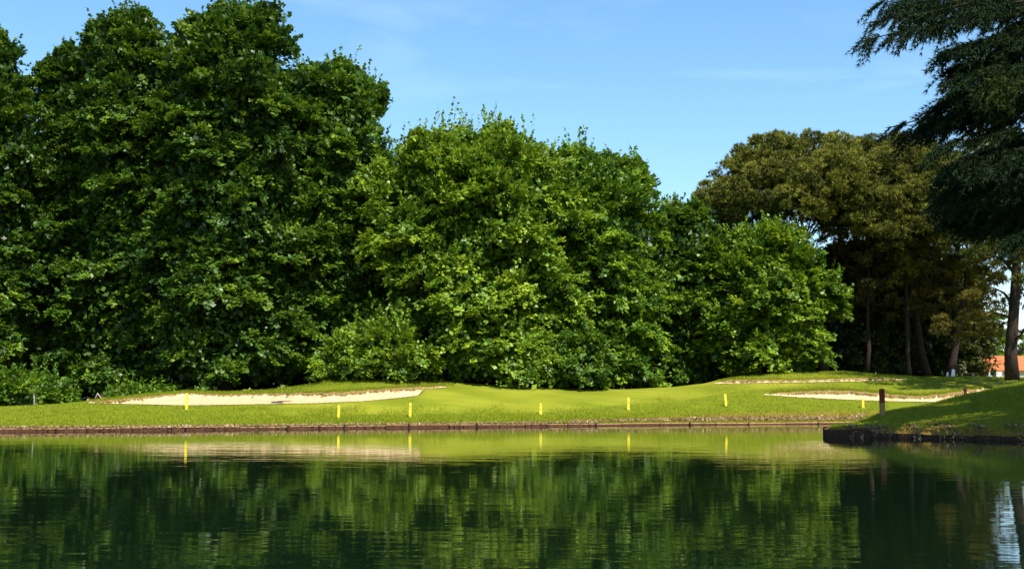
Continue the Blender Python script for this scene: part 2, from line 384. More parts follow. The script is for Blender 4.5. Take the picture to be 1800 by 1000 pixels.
def lump(az, s, ph):
    return (np.sin(az * 3 + s * 9 + ph) * 0.5 + np.sin(az * 5 - s * 14 + ph * 2.3) * 0.35 + np.sin(az * 8 + s * 23 + ph * 3.1) * 0.25)

P_DOME = [(0, .8), (.12, .97), (.3, 1), (.6, .98), (.8, .92), (.88, .8), (.94, .6), (1, .28)]
P_TALL = [(0, .85), (.15, 1), (.4, 1), (.6, .96), (.78, .88), (.88, .74), (.95, .55), (1, .3)]
P_WIDE = [(0, .95), (.25, 1), (.6, 1), (.8, .95), (.9, .8), (.96, .62), (1, .4)]
P_BALL = [(0, .8), (.2, .93), (.45, 1), (.65, .9), (.82, .68), (.93, .5), (1, .28)]
P_CONE = [(0, .9), (.2, 1), (.5, .8), (.8, .42), (1, .1)]

def trunk_mesh(base, top, r0, rng, lobes, nl=9, lean=0.0, z0=0.2):
    mb = MB(); base = np.array(base); top = np.array(top); n = 7; pts = []
    for i in range(n):
        k = i / (n - 1); p = base * (1 - k) + top * k; p[0] += math.sin(k * 3) * lean + rng.normal() * 0.12 * (0 < i); p[1] += rng.normal() * 0.1 * (i > 0); pts.append(p)
    pts[0][2] -= 0.3
    mb.tube(pts, [r0 * 1.35, r0, r0 * .85, r0 * .7, r0 * .5, r0 * .3, r0 * .08], 10, 0.08, rng)
    if len(lobes):
        for j in rng.choice(len(lobes), min(nl, len(lobes)), replace=False):
            e = lobes[j]; k = np.clip((e[2] - base[2]) / (top[2] - base[2]) - 0.18, z0, .8); i = k * (n - 1); i0 = int(i); a = pts[i0] * (1 - i + i0) + pts[min(i0 + 1, n - 1)] * (i - i0)
            mid = (a + e) / 2 + np.array([0, 0, 0.4]) + rng.normal(size=3) * 0.3
            r = r0 * 0.32 * (1 - k * .5)
            mb.tube([a, mid, e], [r, r * .6, r * .15], 6)
    return mb

def broad_tree(name, label, group, px0, px1, ytop, Y, prof=P_DOME, K=120, nsp=13, nleaf=34, size=0.35, mat='leaf_deep', seed=1,
               zlow=0.03, ryf=0.8, lump_a=0.2, lr_f=0.2, cat='tree', rtr=0.45, droop=0.35, fill=0.28, core=1.0, tbias=0.0, xbase=None):
    rng = np.random.default_rng(seed)
    X = at((px0 + px1) / 2, 690, Y)[0]; zg = float(H(X, Y)); zt = at((px0 + px1) / 2, ytop, Y)[2]
    rx = (px1 - px0) / 2 / F * Y; lr0 = rx * lr_f; ht = zt - zg
    lr0 = min(max(lr0, 0.4), 2.0)
    rx_e = rx - 0.75 * lr0; ry_e = rx_e * ryf; zl = zg + ht * zlow + 0.4 * lr0; zte = zt - lr0 * 0.75
    pf = np.array(prof); ph = rng.uniform(0, 6)
    s = rng.random(K * 6); keep = rng.random(K * 6) < np.interp(s, pf[:, 0], pf[:, 1]); s = s[keep][:K]; K = len(s)
    az = np.where(rng.random(K) < 0.68, rng.uniform(-PI, 0, K), rng.uniform(0, PI, K))
    R = np.interp(s, pf[:, 0], pf[:, 1]) * (1 + lump_a * lump(az, s, ph)); fr = rng.uniform(0.74, 1.0, K) ** 0.8
    # a share of the lobes make sub-leaders near the top
    nzv = np.sin(az * 4 + s * 11 + ph * 1.7) + np.sin(az * 7 - s * 17 + ph) * .8 + np.sin(s * 31 + az * 2 + ph * 4) * .6
    fr = np.where((nzv < -.25) & (s < .9), fr * .68, fr); lr_k = np.where(nzv > .9, 1.25, 1.0)
    C = np.stack([X + np.cos(az) * R * fr * rx_e, Y + np.sin(az) * R * fr * ry_e, zl + s * (zte - zl)], -1)
    lr = lr0 * rng.uniform(0.55, 1.2, K) * lr_k
    outw = np.stack([np.cos(az), np.sin(az), np.zeros(K)], -1)
    nld = 7 if K > 80 and mat != 'leaf_dark' else 0        # upright leaders that make the top ragged
    if nld:
        la = rng.uniform(0, 2 * PI, nld); lR = rng.uniform(.1, .8, nld); lh = rng.uniform(.2, 1.0, nld)
        zz = zl + (zte - zl) * np.interp(lR, [0, .3, .6, .8, 1], [1.0, .97, .93, .86, .7])
        ex = []
        for q in range(4):
            ex.append(np.stack([X + np.cos(la) * lR * rx_e, Y + np.sin(la) * lR * ry_e, zz + lr0 * (-.1 + .33 * q * lh)], -1))
        ex = np.concatenate(ex); C = np.concatenate([C, ex]); lr = np.concatenate([lr, np.repeat([.5, .42, .32, .22], nld) * lr0])
        outw = np.concatenate([outw, np.tile(np.stack([np.cos(la), np.sin(la), 0 * la], -1), (4, 1))]); s = np.concatenate([s, np.full(nld * 4, .98)]); K = len(C)
    # sprays
    n = K * nsp; li = np.repeat(np.arange(K), nsp)
    d = unit(rng.normal(size=(n, 3)) + outw[li] * 0.55 + np.array([0, 0, 0.45]))
    P = C[li] + d * lr[li, None] * np.array([1.15, 1.15, 0.42]) * rng.uniform(0.65, 1.05, (n, 1))
    dz = np.where(s[li] > 0.75, 0.5, -droop * (1 - s[li]) * 1.6)
    P[:, 2] -= 0.6 * lr[li] * (np.sum(d * outw[li], -1)) * (1 - s[li]) * 1.2
    ax = unit(d * 0.6 + outw[li] * 0.6 + np.stack([0 * dz, 0 * dz, dz], -1) + rng.normal(size=(n, 3)) * 0.25)
    sn = unit(np.array([0, 0, 1.0]) + outw[li] * 0.45 + d * 0.35 + rng.normal(size=(n, 3)) * 0.25)
    side = unit(np.cross(sn, ax)); sn = np.cross(ax, side)
    m_ = n * nleaf; si = np.repeat(np.arange(n), nleaf)
    Ls = lr0 * 0.62; tl = rng.uniform(-0.35, 1, m_); wq = rng.uniform(-1, 1, m_) * (1 - 0.6 * np.clip(tl, 0, 1)) * 0.55
    Q = P[si] + ax[si] * (tl * Ls)[:, None] + side[si] * (wq * Ls)[:, None] + rng.normal(size=(m_, 3)) * 0.10
    Q[:, 2] -= 0.12 * np.clip(tl, 0, 1) ** 2 * Ls
    nn = sn[si] + rng.normal(size=(m_, 3)) * 0.36
    sz = size * np.clip(np.exp(rng.normal(0, .32, m_)), .45, 1.9) * .92
    Vf = leaves(Q, nn, sz, rng)
    sv = rng.normal(0, 0.17, n)[si]; lv = rng.normal(0, 0.10, K)[li][si]
    tint = np.clip(0.5 + tbias + sv + lv + rng.normal(0, 0.14, m_), 0, 1)
    # inner leaves
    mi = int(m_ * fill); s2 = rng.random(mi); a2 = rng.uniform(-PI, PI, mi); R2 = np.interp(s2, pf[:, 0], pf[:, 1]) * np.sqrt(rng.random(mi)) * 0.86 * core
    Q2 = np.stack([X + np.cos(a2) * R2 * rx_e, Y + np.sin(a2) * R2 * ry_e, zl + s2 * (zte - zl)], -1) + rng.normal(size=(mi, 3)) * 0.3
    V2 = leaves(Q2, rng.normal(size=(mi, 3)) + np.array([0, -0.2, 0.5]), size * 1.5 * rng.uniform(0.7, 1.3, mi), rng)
    # loose shoots that break the outline
    ns = int(K * 1.8); j = rng.integers(0, K, ns); nl2 = 16; jj = np.repeat(np.arange(ns), nl2)
    sa = unit(outw[j] * (0.9 - s[j])[:, None] + np.array([0, 0, 1.0]) * (0.25 + s[j])[:, None] + rng.normal(size=(ns, 3)) * 0.3)
    k = np.tile(np.linspace(0, 1, nl2), ns); base = C[j] + sa * lr[j, None] * 0.75
    Q3 = base[jj] + sa[jj] * (k * rng.uniform(0.4, 1.75, ns)[jj] * lr0 * .9)[:, None] + rng.normal(size=(ns * nl2, 3)) * (0.16 * (1.15 - k))[:, None]
    V3 = leaves(Q3, rng.normal(size=(ns * nl2, 3)) + np.array([0, -.2, 0.5]), size * rng.uniform(0.6, 1.1, ns * nl2), rng)
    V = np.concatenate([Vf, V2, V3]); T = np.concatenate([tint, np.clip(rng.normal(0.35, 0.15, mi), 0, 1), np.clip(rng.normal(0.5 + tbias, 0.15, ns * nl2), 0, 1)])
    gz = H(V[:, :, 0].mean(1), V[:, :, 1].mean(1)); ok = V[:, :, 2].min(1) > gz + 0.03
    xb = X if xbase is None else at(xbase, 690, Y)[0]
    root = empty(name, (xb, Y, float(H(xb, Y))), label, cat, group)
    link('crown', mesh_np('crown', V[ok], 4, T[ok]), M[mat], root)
    tm = trunk_mesh((xb, Y, float(H(xb, Y))), (X, Y, zl + (zte - zl) * 0.8), rtr, rng, C, 12)
    tm.build('trunk', M['bark'], root, smooth=True)
    return root

def tufts(c, ax, L, k, rng, w=0.03, spread=0.7):
    """star tufts of k needles each"""
    N = len(c); i = np.repeat(np.arange(N), k); d = unit(ax[i] + rng.normal(size=(N * k, 3)) * spread)
    p = unit(np.cross(d, rng.normal(size=(N * k, 3)))) * w
    l = (L[i] * rng.uniform(0.7, 1.15, N * k))[:, None]
    return np.stack([c[i] - p, c[i] + p, c[i] + d * l], 1), i

def puff_cloud(C, rad, rng, per=34, k=7, L=0.36, w=0.042, squash=0.6, tb=0.5):
    n = len(C) * per; pi_ = np.repeat(np.arange(len(C)), per)
    d = unit(rng.normal(size=(n, 3)) + np.array([0, -0.15, 0.55]))
    c = C[pi_] + d * (rad[pi_] * rng.uniform(0.55, 1, n))[:, None] * np.array([1, 1, squash])
    V, i = tufts(c, d + np.array([0, 0, 0.5]), np.full(n, L), k, rng, w)
    T = np.clip(tb + rng.normal(0, .2, len(C))[pi_][i] + rng.normal(0, .12, n)[i] + 0.1 * d[i, 2], 0, 1)
    return V, T

# ------------------------------------------------------------------ broadleaf trees
GP = 'big plane trees along the far side of the pond'
W = broad_tree
W('plane_tree', 'dark tall plane tree cut off by the left edge of the photo', GP, -190, 70, 38, 99, P_TALL, 150, seed=1, mat='leaf_deep', ryf=.7)
W('plane_tree', 'narrow plane tree just right of the tree cut by the left edge', GP, 15, 200, 78, 105, P_TALL, 120, seed=2, mat='leaf_deep')
W('plane_tree', 'tall plane tree with thin twigs at the top edge, left of the tallest tree', GP, 85, 350, 14, 102, P_TALL, 200, seed=3, mat='leaf_deep', lump_a=.25)
W('plane_tree', 'tallest and broadest plane tree, its crown reaching the top edge above the left bunker', GP, 245, 550, 10, 98, P_TALL, 240, seed=4, mat='leaf_deep', lump_a=.25)
W('plane_tree', 'plane tree with rounded yellower top and loose right edge, left of the dome tree', GP, 435, 712, 100, 103, P_TALL, 190, seed=5, mat='leaf_mid', lump_a=.26)
W('plane_tree', 'wide bright dome-crowned tree in the middle of the photo', GP, 640, 1030, 222, 100, P_DOME, 250, seed=6, mat='leaf_bright', tbias=.12, lump_a=.16)
W('plane_tree', 'round-topped green tree just right of the dome tree, falling steeply to its right', GP, 885, 1178, 258, 104, P_DOME, 190, seed=7, mat='leaf_mid', lump_a=.18, tbias=.12)
W('plane_tree', 'small dull green tree under the notch of sky, left of the round leafy tree', GP, 1115, 1300, 356, 110, P_TALL, 90, seed=8, mat='leaf_deep', lr_f=.22, tbias=.1, nleaf=30)
W('broadleaf_tree', 'round leafy tree with crown down to the grass, in front of the umbrella pines', GP, 1215, 1482, 394, 109, P_BALL, 190, seed=9, mat='leaf_bright', lr_f=.17, lump_a=.16, tbias=.08, droop=.2)
W('young_tree', 'low bright yellow-green tree in front of the dark trunks, right of the left bunker mound', None, 565, 785, 555, 95, P_BALL, 48, seed=10, mat='leaf_bright', lr_f=.26, nsp=10, nleaf=26, tbias=.12, lump_a=.5, rtr=.12, fill=.05, size=.3)
W('young_tree', 'small bushy tree under the gap right of the dome tree, touching the grass', None, 940, 1075, 575, 97, P_DOME, 40, seed=12, mat='leaf_mid', lr_f=.25, nsp=11, nleaf=26, rtr=.1, fill=.15, size=.26)
W('shrub', 'low leafy shrub hanging over the left end of the sand', None, 185, 320, 676, 93.5, P_WIDE, 26, nsp=8, nleaf=20, seed=13, mat='leaf_bright', lr_f=.25, cat='shrub', rtr=.05, size=.22, fill=.1)
W('shrub', 'small bright shrub on the crest of the mound above the left bunker', None, 680, 790, 645, 97, P_WIDE, 24, nsp=8, nleaf=20, seed=14, mat='leaf_bright', lr_f=.25, cat='shrub', rtr=.05, size=.22, fill=.1)
W('shrub', 'low shrub behind the grass bank at the left edge of the photo', None, -60, 140, 650, 91, P_WIDE, 44, nsp=9, nleaf=22, seed=15, mat='leaf_mid', lr_f=.2, cat='shrub', rtr=.05, size=.24, fill=.1)
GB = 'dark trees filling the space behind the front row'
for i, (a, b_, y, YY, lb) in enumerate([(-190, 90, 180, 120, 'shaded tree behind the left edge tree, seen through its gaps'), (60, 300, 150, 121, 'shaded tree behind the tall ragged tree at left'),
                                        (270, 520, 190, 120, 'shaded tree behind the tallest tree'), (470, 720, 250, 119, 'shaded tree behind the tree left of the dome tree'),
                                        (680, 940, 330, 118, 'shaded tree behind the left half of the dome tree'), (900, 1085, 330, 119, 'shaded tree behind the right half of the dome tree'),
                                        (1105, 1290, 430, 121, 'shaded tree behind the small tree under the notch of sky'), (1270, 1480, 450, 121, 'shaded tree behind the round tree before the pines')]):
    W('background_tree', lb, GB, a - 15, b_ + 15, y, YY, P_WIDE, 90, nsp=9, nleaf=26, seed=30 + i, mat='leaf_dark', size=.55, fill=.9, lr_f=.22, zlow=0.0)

# ------------------------------------------------------------------ umbrella pines and what stands among them
def umbrella_pine(label, px0, px1, ytop, ybot, Y, pxb, seed, n=260, mat='pine', hang=0, rtr=.4, tb=.5):
    rng = np.random.default_rng(seed); Xc = at((px0 + px1) / 2, 690, Y)[0]; rx = (px1 - px0) / 2 / F * Y - .4; ry = rx * .85
    zt = at(900, ytop, Y)[2] - .4; zb = at(900, ybot, Y)[2]; ph = rng.uniform(0, 6)
    r = np.sqrt(rng.random(n)) ; az = np.where(rng.random(n) < .65, rng.uniform(-PI, 0, n), rng.uniform(0, PI, n))
    top = np.sqrt(np.clip(1 - r ** 2 * .93, 0, 1)); lay = rng.random(n) ** 2.0
    zrim = zb + (zt - zb) * 0.25
    z = (zrim + (zt - zrim) * top) - lay * (zt - zb) * .55 * (0.5 + .5 * top)
    z += 0.55 * lump(az, r * 1.5, ph) * (1 - .5 * r)
    Cc = np.stack([Xc + np.cos(az) * r * rx, Y + np.sin(az) * r * ry, z], -1)[:int(n / 4.6)]; cr_ = rng.uniform(1.0, 1.9, len(Cc)); ci = np.repeat(np.arange(len(Cc)), 9)
    dd = unit(rng.normal(size=(len(ci), 3)) + [0, -.15, .6]); C = Cc[ci] + dd * cr_[ci, None] * [1, 1, .6]; ctn = rng.normal(0, .12, len(Cc))[ci]
    V, T = puff_cloud(C, rng.uniform(.35, .75, len(C)), rng, tb=tb, per=24); T = np.clip(T + np.repeat(ctn, 24 * 7), 0, 1)
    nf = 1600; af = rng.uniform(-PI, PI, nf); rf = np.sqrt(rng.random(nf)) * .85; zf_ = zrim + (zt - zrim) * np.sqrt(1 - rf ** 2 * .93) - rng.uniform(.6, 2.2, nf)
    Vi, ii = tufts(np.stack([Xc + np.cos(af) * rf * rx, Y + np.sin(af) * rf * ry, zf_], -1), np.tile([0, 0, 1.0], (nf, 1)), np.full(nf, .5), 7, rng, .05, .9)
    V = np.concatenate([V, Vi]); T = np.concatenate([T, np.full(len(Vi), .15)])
    xb = at(pxb, 690, Y)[0]; zg = float(H(xb, Y))
    root = empty('umbrella_pine', (xb, Y, zg), label, 'pine tree', 'umbrella pines on the right')
    link('crown', mesh_np('crown', V, 3, T), M[mat], root)
    mb = trunk_mesh((xb, Y, zg), (Xc, Y, zb + (zt - zb) * .45), rtr, rng, C, 14, z0=.5); mb.build('trunk', M['bark'], root, smooth=True)
    if hang:
        rr = np.random.default_rng(seed + 50); m_ = hang
        hx = rr.uniform(px0 + 30, px1 - 10, m_); hy = ybot + rr.uniform(-70, 90, m_) 
        C2 = np.array([at(a, c_, Y + rr.uniform(-3, 2)) for a, c_ in zip(hx, hy)])
        V, T = puff_cloud(C2, rr.uniform(.5, 1.0, m_), rr, per=24, tb=.45); o = link('dead_foliage', mesh_np('dead_foliage', V, 3, T), M['pine_brown'], root)
        o['label'] = 'brown hanging inner foliage'
    return root
umbrella_pine('broad umbrella pine with the flat dome crown standing clear against the sky', 1232, 1590, 246, 455, 116, 1452, 41, 900, hang=60)
umbrella_pine('umbrella pine in the middle of the pine group, brown hanging boughs below its crown', 1420, 1740, 250, 470, 117, 1634, 42, 700, hang=70, tb=.4)
umbrella_pine('umbrella pine at the right of the group, half hidden by the dark near tree', 1580, 1850, 285, 520, 113, 1668, 43, 500, hang=50, tb=.4, rtr=.35)
umbrella_pine('slim pine with a thin dark trunk just right of the round leafy tree', 1440, 1640, 275, 440, 114, 1522, 44, 220, hang=24, tb=.45, rtr=.2)
umbrella_pine('slim pine with a thin dark trunk close left of the thick pine trunk', 1500, 1700, 268, 460, 113, 1598, 45, 200, hang=24, tb=.45, rtr=.22)
for i, (a, b_, y, YY, lb) in enumerate([(1440, 1545, 445, 122, 'dark bushy tree under the broad pine, right behind the round tree'), (1525, 1640, 420, 124, 'dark ivy-grown tree left of the pine trunks'),
                                        (1600, 1722, 470, 124, 'dark bushy tree right behind the two thick pine trunks')]):
    W('understory_tree', lb, 'dark trees below the pines', a - 25, b_ + 25, y - 20, YY, P_TALL, 120, nsp=10, nleaf=30, seed=60 + i, mat='understory', size=.32, fill=.5, lr_f=.25, rtr=.25)
W('background_tree', 'light green tree beside the orange-roofed house, left of the lone dark trunk', 'pale trees beyond the pines', 1690, 1780, 545, 235, P_DOME, 36, nsp=9, nleaf=26, seed=71, mat='leaf_bright', size=.4, tbias=.0)
W('background_tree', 'pale green tree at the right edge, right of the lone dark trunk', 'pale trees beyond the pines', 1776, 1890, 580, 240, P_DOME, 36, nsp=9, nleaf=26, seed=72, mat='leaf_bright', size=.4, tbias=.1)
W('background_tree', 'distant green tree low behind the gap between pine trunks', 'pale trees beyond the pines', 1640, 1725, 600, 170, P_DOME, 30, nsp=8, nleaf=24, seed=73, mat='leaf_mid', size=.4)

def dark_pine():
    rng = np.random.default_rng(90); Y = 98; b0 = at(1778, 664, Y); zg = float(H(b0[0], Y))
    root = empty('pine_tree', (b0[0], Y, zg), 'lone dark trunked pine near the right edge with brown drooping boughs', 'pine tree')
    mb = MB(); path = [at(1780, 668, Y), at(1777, 620, Y), at(1781, 560, Y), at(1786, 500, Y), at(1788, 430, Y), at(1795, 340, Y)]
    mb.tube(path, [.58, .47, .42, .38, .3, .12], 12, .06, rng)
    for a in [((1780, 600), (1795, 588), (1812, 560)), ((1783, 625), (1796, 612), (1815, 598)), ((1782, 540), (1765, 515), (1745, 505)), ((1785, 510), (1800, 490), (1820, 470)), ((1786, 480), (1760, 455), (1720, 440)),
              ((1782, 560), (1750, 550), (1712, 556)), ((1788, 440), (1760, 400), (1715, 390))]:
        pts = [at(p[0], p[1], Y + k * rng.uniform(-1.5, .5)) for k, p in enumerate(a)]; mb.tube(pts, [.16, .1, .03], 6)
    mb.build('trunk', M['bark'], root, smooth=True)
    n = 330; X_ = []; 
    for _ in range(n):
        x = rng.uniform(1690, 1960); lo = np.interp(x, [1690, 1740, 1770, 1800, 1960], [470, 490, 470, 500, 480]); y = lo - rng.random() ** .8 * 260
        X_.append(at(x, y, Y + rng.uniform(-5, 5)))
    V, T = puff_cloud(np.array(X_), rng.uniform(.5, 1, n), rng, tb=.25)
    link('crown', mesh_np('crown', V, 3, T), M['pine'], root)
    X_ = [at(rng.uniform(1650, 1765), 565 + rng.normal() * 16, Y + rng.uniform(-3, 0)) for _ in range(16)] + [at(rng.uniform(1690, 1760), 500 + rng.normal() * 25, Y + rng.uniform(-3, 0)) for _ in range(14)]
    V, T = puff_cloud(np.array(X_), rng.uniform(.5, .9, len(X_)), rng, tb=.6, squash=.4)
    o = link('drooping_bough', mesh_np('drooping_bough', V, 3, T), M['pine_brown'], root); o['label'] = 'golden brown drooping boughs'
dark_pine()

# ------------------------------------------------------------------ near needle tree over the right bank
g1 = ground_hit(1640, 748, 50, 64); g2 = ground_hit(1795, 722, 50, 64); g3 = ground_hit(1600, 716, 52, 64); g4 = ground_hit(1690, 704, 52, 64)
print('streak', g1, g2, g3, g4)
STREAKS = [(g1[:2], g2[:2], 1.25), (g3[:2], g4[:2], .45)]
def near_tree():
    rng = np.random.default_rng(7)
    base = np.array([33.0, 47.0, float(H(33.0, 47.0))])
    root = empty('near_pine', tuple(base), 'big dark needle tree close by, its branches hanging into the upper right corner', 'pine tree')
    mb = MB(); tr = [base + np.array([0, 0, -.3]), base + [0, 0, 3], base + [-.3, .2, 7], base + [-.2, 0, 12], base + [.2, 0, 17], base + [0, 0, 22]]
    mb.tube(tr, [.75, .6, .52, .4, .25, .06], 12, .06, rng)
    def trz(z): k = np.array([p[2] for p in tr]); return np.array([np.interp(z, k, [p[0] for p in tr]), np.interp(z, k, [p[1] for p in tr]), z])
    P = []; A = []
    def limb(end, r=.16, dens=9, z_up=1.5, tl=(.35, 1.0), start_z=None, spread=.9, droop=.5):
        end = np.array(end); z = start_z if start_z else max(4, end[2] + z_up); a = trz(z)
        mid = a * .45 + end * .55 + np.array([0, 0, 1.0]); pts = [a, a * .7 + mid * .3 + [0, 0, .3], mid, mid * .4 + end * .6 + [0, 0, .25], end]
        mb.tube(pts, [r, r * .8, r * .5, r * .28, .02], 6)
        L = sum(np.linalg.norm(pts[i + 1] - pts[i]) for i in range(4))
        for _ in range(int(L * dens)):
            k = rng.uniform(.15, 1) ** .7 * 4; i = min(int(k), 3); p = pts[i] * (1 - k + i) + pts[i + 1] * (k - i); d = unit(pts[i + 1] - pts[i])
            off = rng.normal(size=3) * spread * np.array([1, 1, .55]) * (1.1 - .22 * k)
            q = p + off * .5; P.append(q); A.append(unit(d * .8 + off * .7 + np.array([0, 0, -droop * rng.random()])))
    ends = [(x_, y_, d_, n_ * (.5 if 222 < y_ < 310 else 1)) for x_, y_, d_, n_ in [(1516, 72, .9, 9), (1530, 40, .8, 5), (1545, 8, .6, 10), (1580, 12, .4, 10), (1600, 30, .3, 8), (1636, 42, .4, 8), (1650, 10, .4, 10), (1690, 25, .3, 10), (1740, 20, .3, 12), (1720, -10, .3, 10),
            (1658, 92, -.2, 16), (1672, 124, -.2, 16), (1700, 80, 0, 14), (1690, 140, -.2, 18), (1715, 110, 0, 18), (1642, 190, -.1, 14), (1660, 172, -.1, 16), (1630, 218, 0, 12), (1680, 205, 0, 16),
            (1560, 226, 0, 7), (1578, 238, 0, 7), (1605, 240, 0, 9), (1640, 262, 0, 10), (1665, 250, 0, 8), (1690, 285, 0, 10), (1720, 300, 0, 14), (1700, 330, 0, 14), (1660, 300, 0, 12), (1740, 340, 0, 14), (1760, 380, 0, 14), (1730, 160, 0, 20), (1745, 190, 0, 18), (1750, 130, 0, 18), (1760, 90, 0, 18),
            (1770, 50, 0, 16), (1690, 360, 0, 9), (1780, 420, 0, 12), (1765, 250, 0, 7), (1740, 225, 0, 9)]]
    for x, y, dr, dn in ends:
        e = at(x, y, 46 + rng.uniform(-3, 3)); limb(e, rng.uniform(.08, .14), dn * .72, rng.uniform(.5, 2), spread=.36 + .025 * dn, droop=.6 + dr)
    for _ in range(105):      # low heavy boughs over the bank
        px, py = rng.uniform(1655, 1960), rng.uniform(285, 395); px = px if px > 1700 or rng.random() < .6 else px + 120
        limb(at(px, py, rng.uniform(50, 57)), .1, 11, 1.2, spread=.8, droop=.5)
    for _ in range(70):      # the rest of the crown, right of the frame, which shades the bank
        az = rng.uniform(0, 2 * PI); z = rng.uniform(8, 21); rr = rng.uniform(5, 11) * (1 - ((z - 11) / 14) ** 2 * .7)
        e = (base[0] + math.cos(az) * rr, base[1] + math.sin(az) * rr * .9, z)
        px, py = pix(*e)
        if px < 1780: continue
        limb(e, .14, 12, 1, spread=1.3)
    mb.build('trunk', M['bark'], root, smooth=True)
    # one twig template, many turned copies merged in the crown
    P = np.array(P); A = np.array(A)
    # a thin place in the crown lets a streak of sun through to the bank
    sd = np.array([math.sin(SUN_AZ), math.cos(SUN_AZ)]) / math.tan(SUN_EL); G = P[:, :2] - sd * (P[:, 2:3] - 1.0)
    keep = np.ones(len(P), bool)
    for (ax_, ay_), (bx_, by_), wd_ in STREAKS:
        e = np.array([bx_ - ax_, by_ - ay_]); q = G - [ax_, ay_]; tt = np.clip((q @ e) / (e @ e), 0, 1); dd = np.hypot(*(q - tt[:, None] * e).T); keep &= dd > wd_
    P = P[keep]; A = A[keep]; N = len(P)
    V = []; T = []; qx, qy = pix(P[:, 0], P[:, 1], P[:, 2]); sun_tint = .45 * np.exp(-((qx - 1775) / 40) ** 2 - ((qy - 150) / 38) ** 2) * (P[:, 1] < 47)   # sunlit patch on the right boughs, painted into the needle tint
    r2 = np.random.default_rng(8); steps = 7; kk = 8
    Lt = r2.uniform(.45, 1.0, N)
    for s_ in range(steps):
        f = s_ / (steps - 1); c = P + A * (Lt * f)[:, None] + np.array([0, 0, -.22]) * (f ** 2) * Lt[:, None]
        ax = A + np.array([0, 0, -.25 * f])
        v, i = tufts(c, ax, np.full(N, .26), kk, r2, .021, .6); V.append(v); T.append(np.clip((r2.normal(.35, .15, N) + sun_tint)[i], 0, 1))
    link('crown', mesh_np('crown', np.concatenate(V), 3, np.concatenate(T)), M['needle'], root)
    print('near tree twigs', N)
near_tree()

# ------------------------------------------------------------------ stakes and posts
GS = 'yellow marker stakes along the far bank'
for px, yb, yt, lean, lb in [(328, 719, 692, .0, 'yellow stake standing before the left bunker, leftmost of the stakes'),
                             (595, 735, 713, .02, 'yellow stake near the shore below the middle of the left bunker'),
                             (721, 733, 709, .02, 'yellow stake near the shore below the right tip of the left bunker'),
                             (950.5, 728, 710, 0, 'yellow stake near the shore below the dome tree, alone between two wide gaps'),
                             (1104.5, 720, 700, 0, 'yellow stake below the narrow dark gap between the trees'),
                             (1275.5, 713.5, 693, -.08, 'leaning yellow stake just left of the right bunker'),
                             (1517, 717, 701, 0, 'short pale yellow stake in front of the right bunker, beside the brown post')]:
    X, Y, Z = ground_hit(px, yb, 68, 106); h = (yb - yt) / F * Y; wd = 4.8 / F * Y
    mb = MB(); mb.box((X, Y, Z + h / 2 - .05), (wd, wd * .55, h + .1), random.Random(px).uniform(-.2, .2), lean, .92)
    mb.box((X + lean * (h / 2), Y, Z + h + .012), (wd * .84, wd * .4, .05), 0, 0, .55)
    o = mb.build('marker_stake', M['yellow'], bevel=.012); tag(o, lb, 'stake', GS)
    o.data.name = 'marker_stake'
for px, yb, yt, wpx, lb in [(1551, 723, 683, 7.5, 'brown wooden post on the ridge of the right bank, taller of the two'), (1697, 697, 682, 4.5, 'short dark post low behind the ridge of the shaded right bank')]:
    Y = 61.6; X = at(px, yb, Y)[0]; Z = float(H(X, Y)); zt = at(px, yt, Y)[2]; wd = wpx / F * Y; h = zt - Z
    root = empty('wooden_post', (X, Y, Z), lb, 'post', 'brown posts on the right bank')
    mb = MB(); mb.box((X, Y, Z + h * .22 - .1), (wd, wd, h * .45 + .2), .2, 0, 1); mb.build('post_foot', M['post_tan'], root, bevel=.01)
    mb = MB(); mb.box((X, Y, Z + h * .725), (wd * 1.01, wd * 1.01, h * .55), .2, 0, .94); mb.build('post_shaft', M['post_red'], root, bevel=.012)

# ------------------------------------------------------------------ timber edging at the far waterline
rng = np.random.default_rng(3)
pts = []
for px in np.arange(-420, 1640, 1):
    Ys = 4620 / (ip(px, SH) - 690); pts.append(((px - 900) / 2196 * Ys, Ys - 0.38))
pts = np.array(pts); sl_ = np.concatenate([[0], np.cumsum(np.hypot(*np.diff(pts, axis=0).T))])
root = empty('shore_edging', (0, 78, 0), 'weathered reddish timber edging along the far waterline', 'edging')
s0 = 0; Ltot = sl_[-1]; topm = MB()
while s0 < Ltot - 1:
    L = rng.uniform(1.3, 2.9); s1 = min(s0 + L, Ltot)
    a = np.array([np.interp(s0, sl_, pts[:, 0]), np.interp(s0, sl_, pts[:, 1])]); b_ = np.array([np.interp(s1, sl_, pts[:, 0]), np.interp(s1, sl_, pts[:, 1])])
    mid = (a + b_) / 2; ang = math.atan2(*(b_ - a)[::-1]); ln = np.hypot(*(b_ - a)) - rng.uniform(.01, .06)
    pxm = 900 + 2196 * mid[0] / mid[1]; hz = .13 if pxm < 1040 else .08
    hz += rng.uniform(-.035, .035)
    mb = MB(); mb.box((mid[0], mid[1], hz / 2 - .25), (ln, .07, hz + .5), ang + rng.normal() * .004, rng.normal() * .004)
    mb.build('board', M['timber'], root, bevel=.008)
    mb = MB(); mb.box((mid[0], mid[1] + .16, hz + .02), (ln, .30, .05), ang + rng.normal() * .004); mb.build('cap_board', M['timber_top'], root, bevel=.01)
    if rng.random() < .55 or pxm < 60:
        mb = MB(); mb.tube([(a[0], a[1] - .09, -.4), (a[0], a[1] - .09, hz + rng.uniform(.02, .14))], [.055, .05], 8); mb.build('stub_post', M['timber_dark'], root)
    s0 = s1
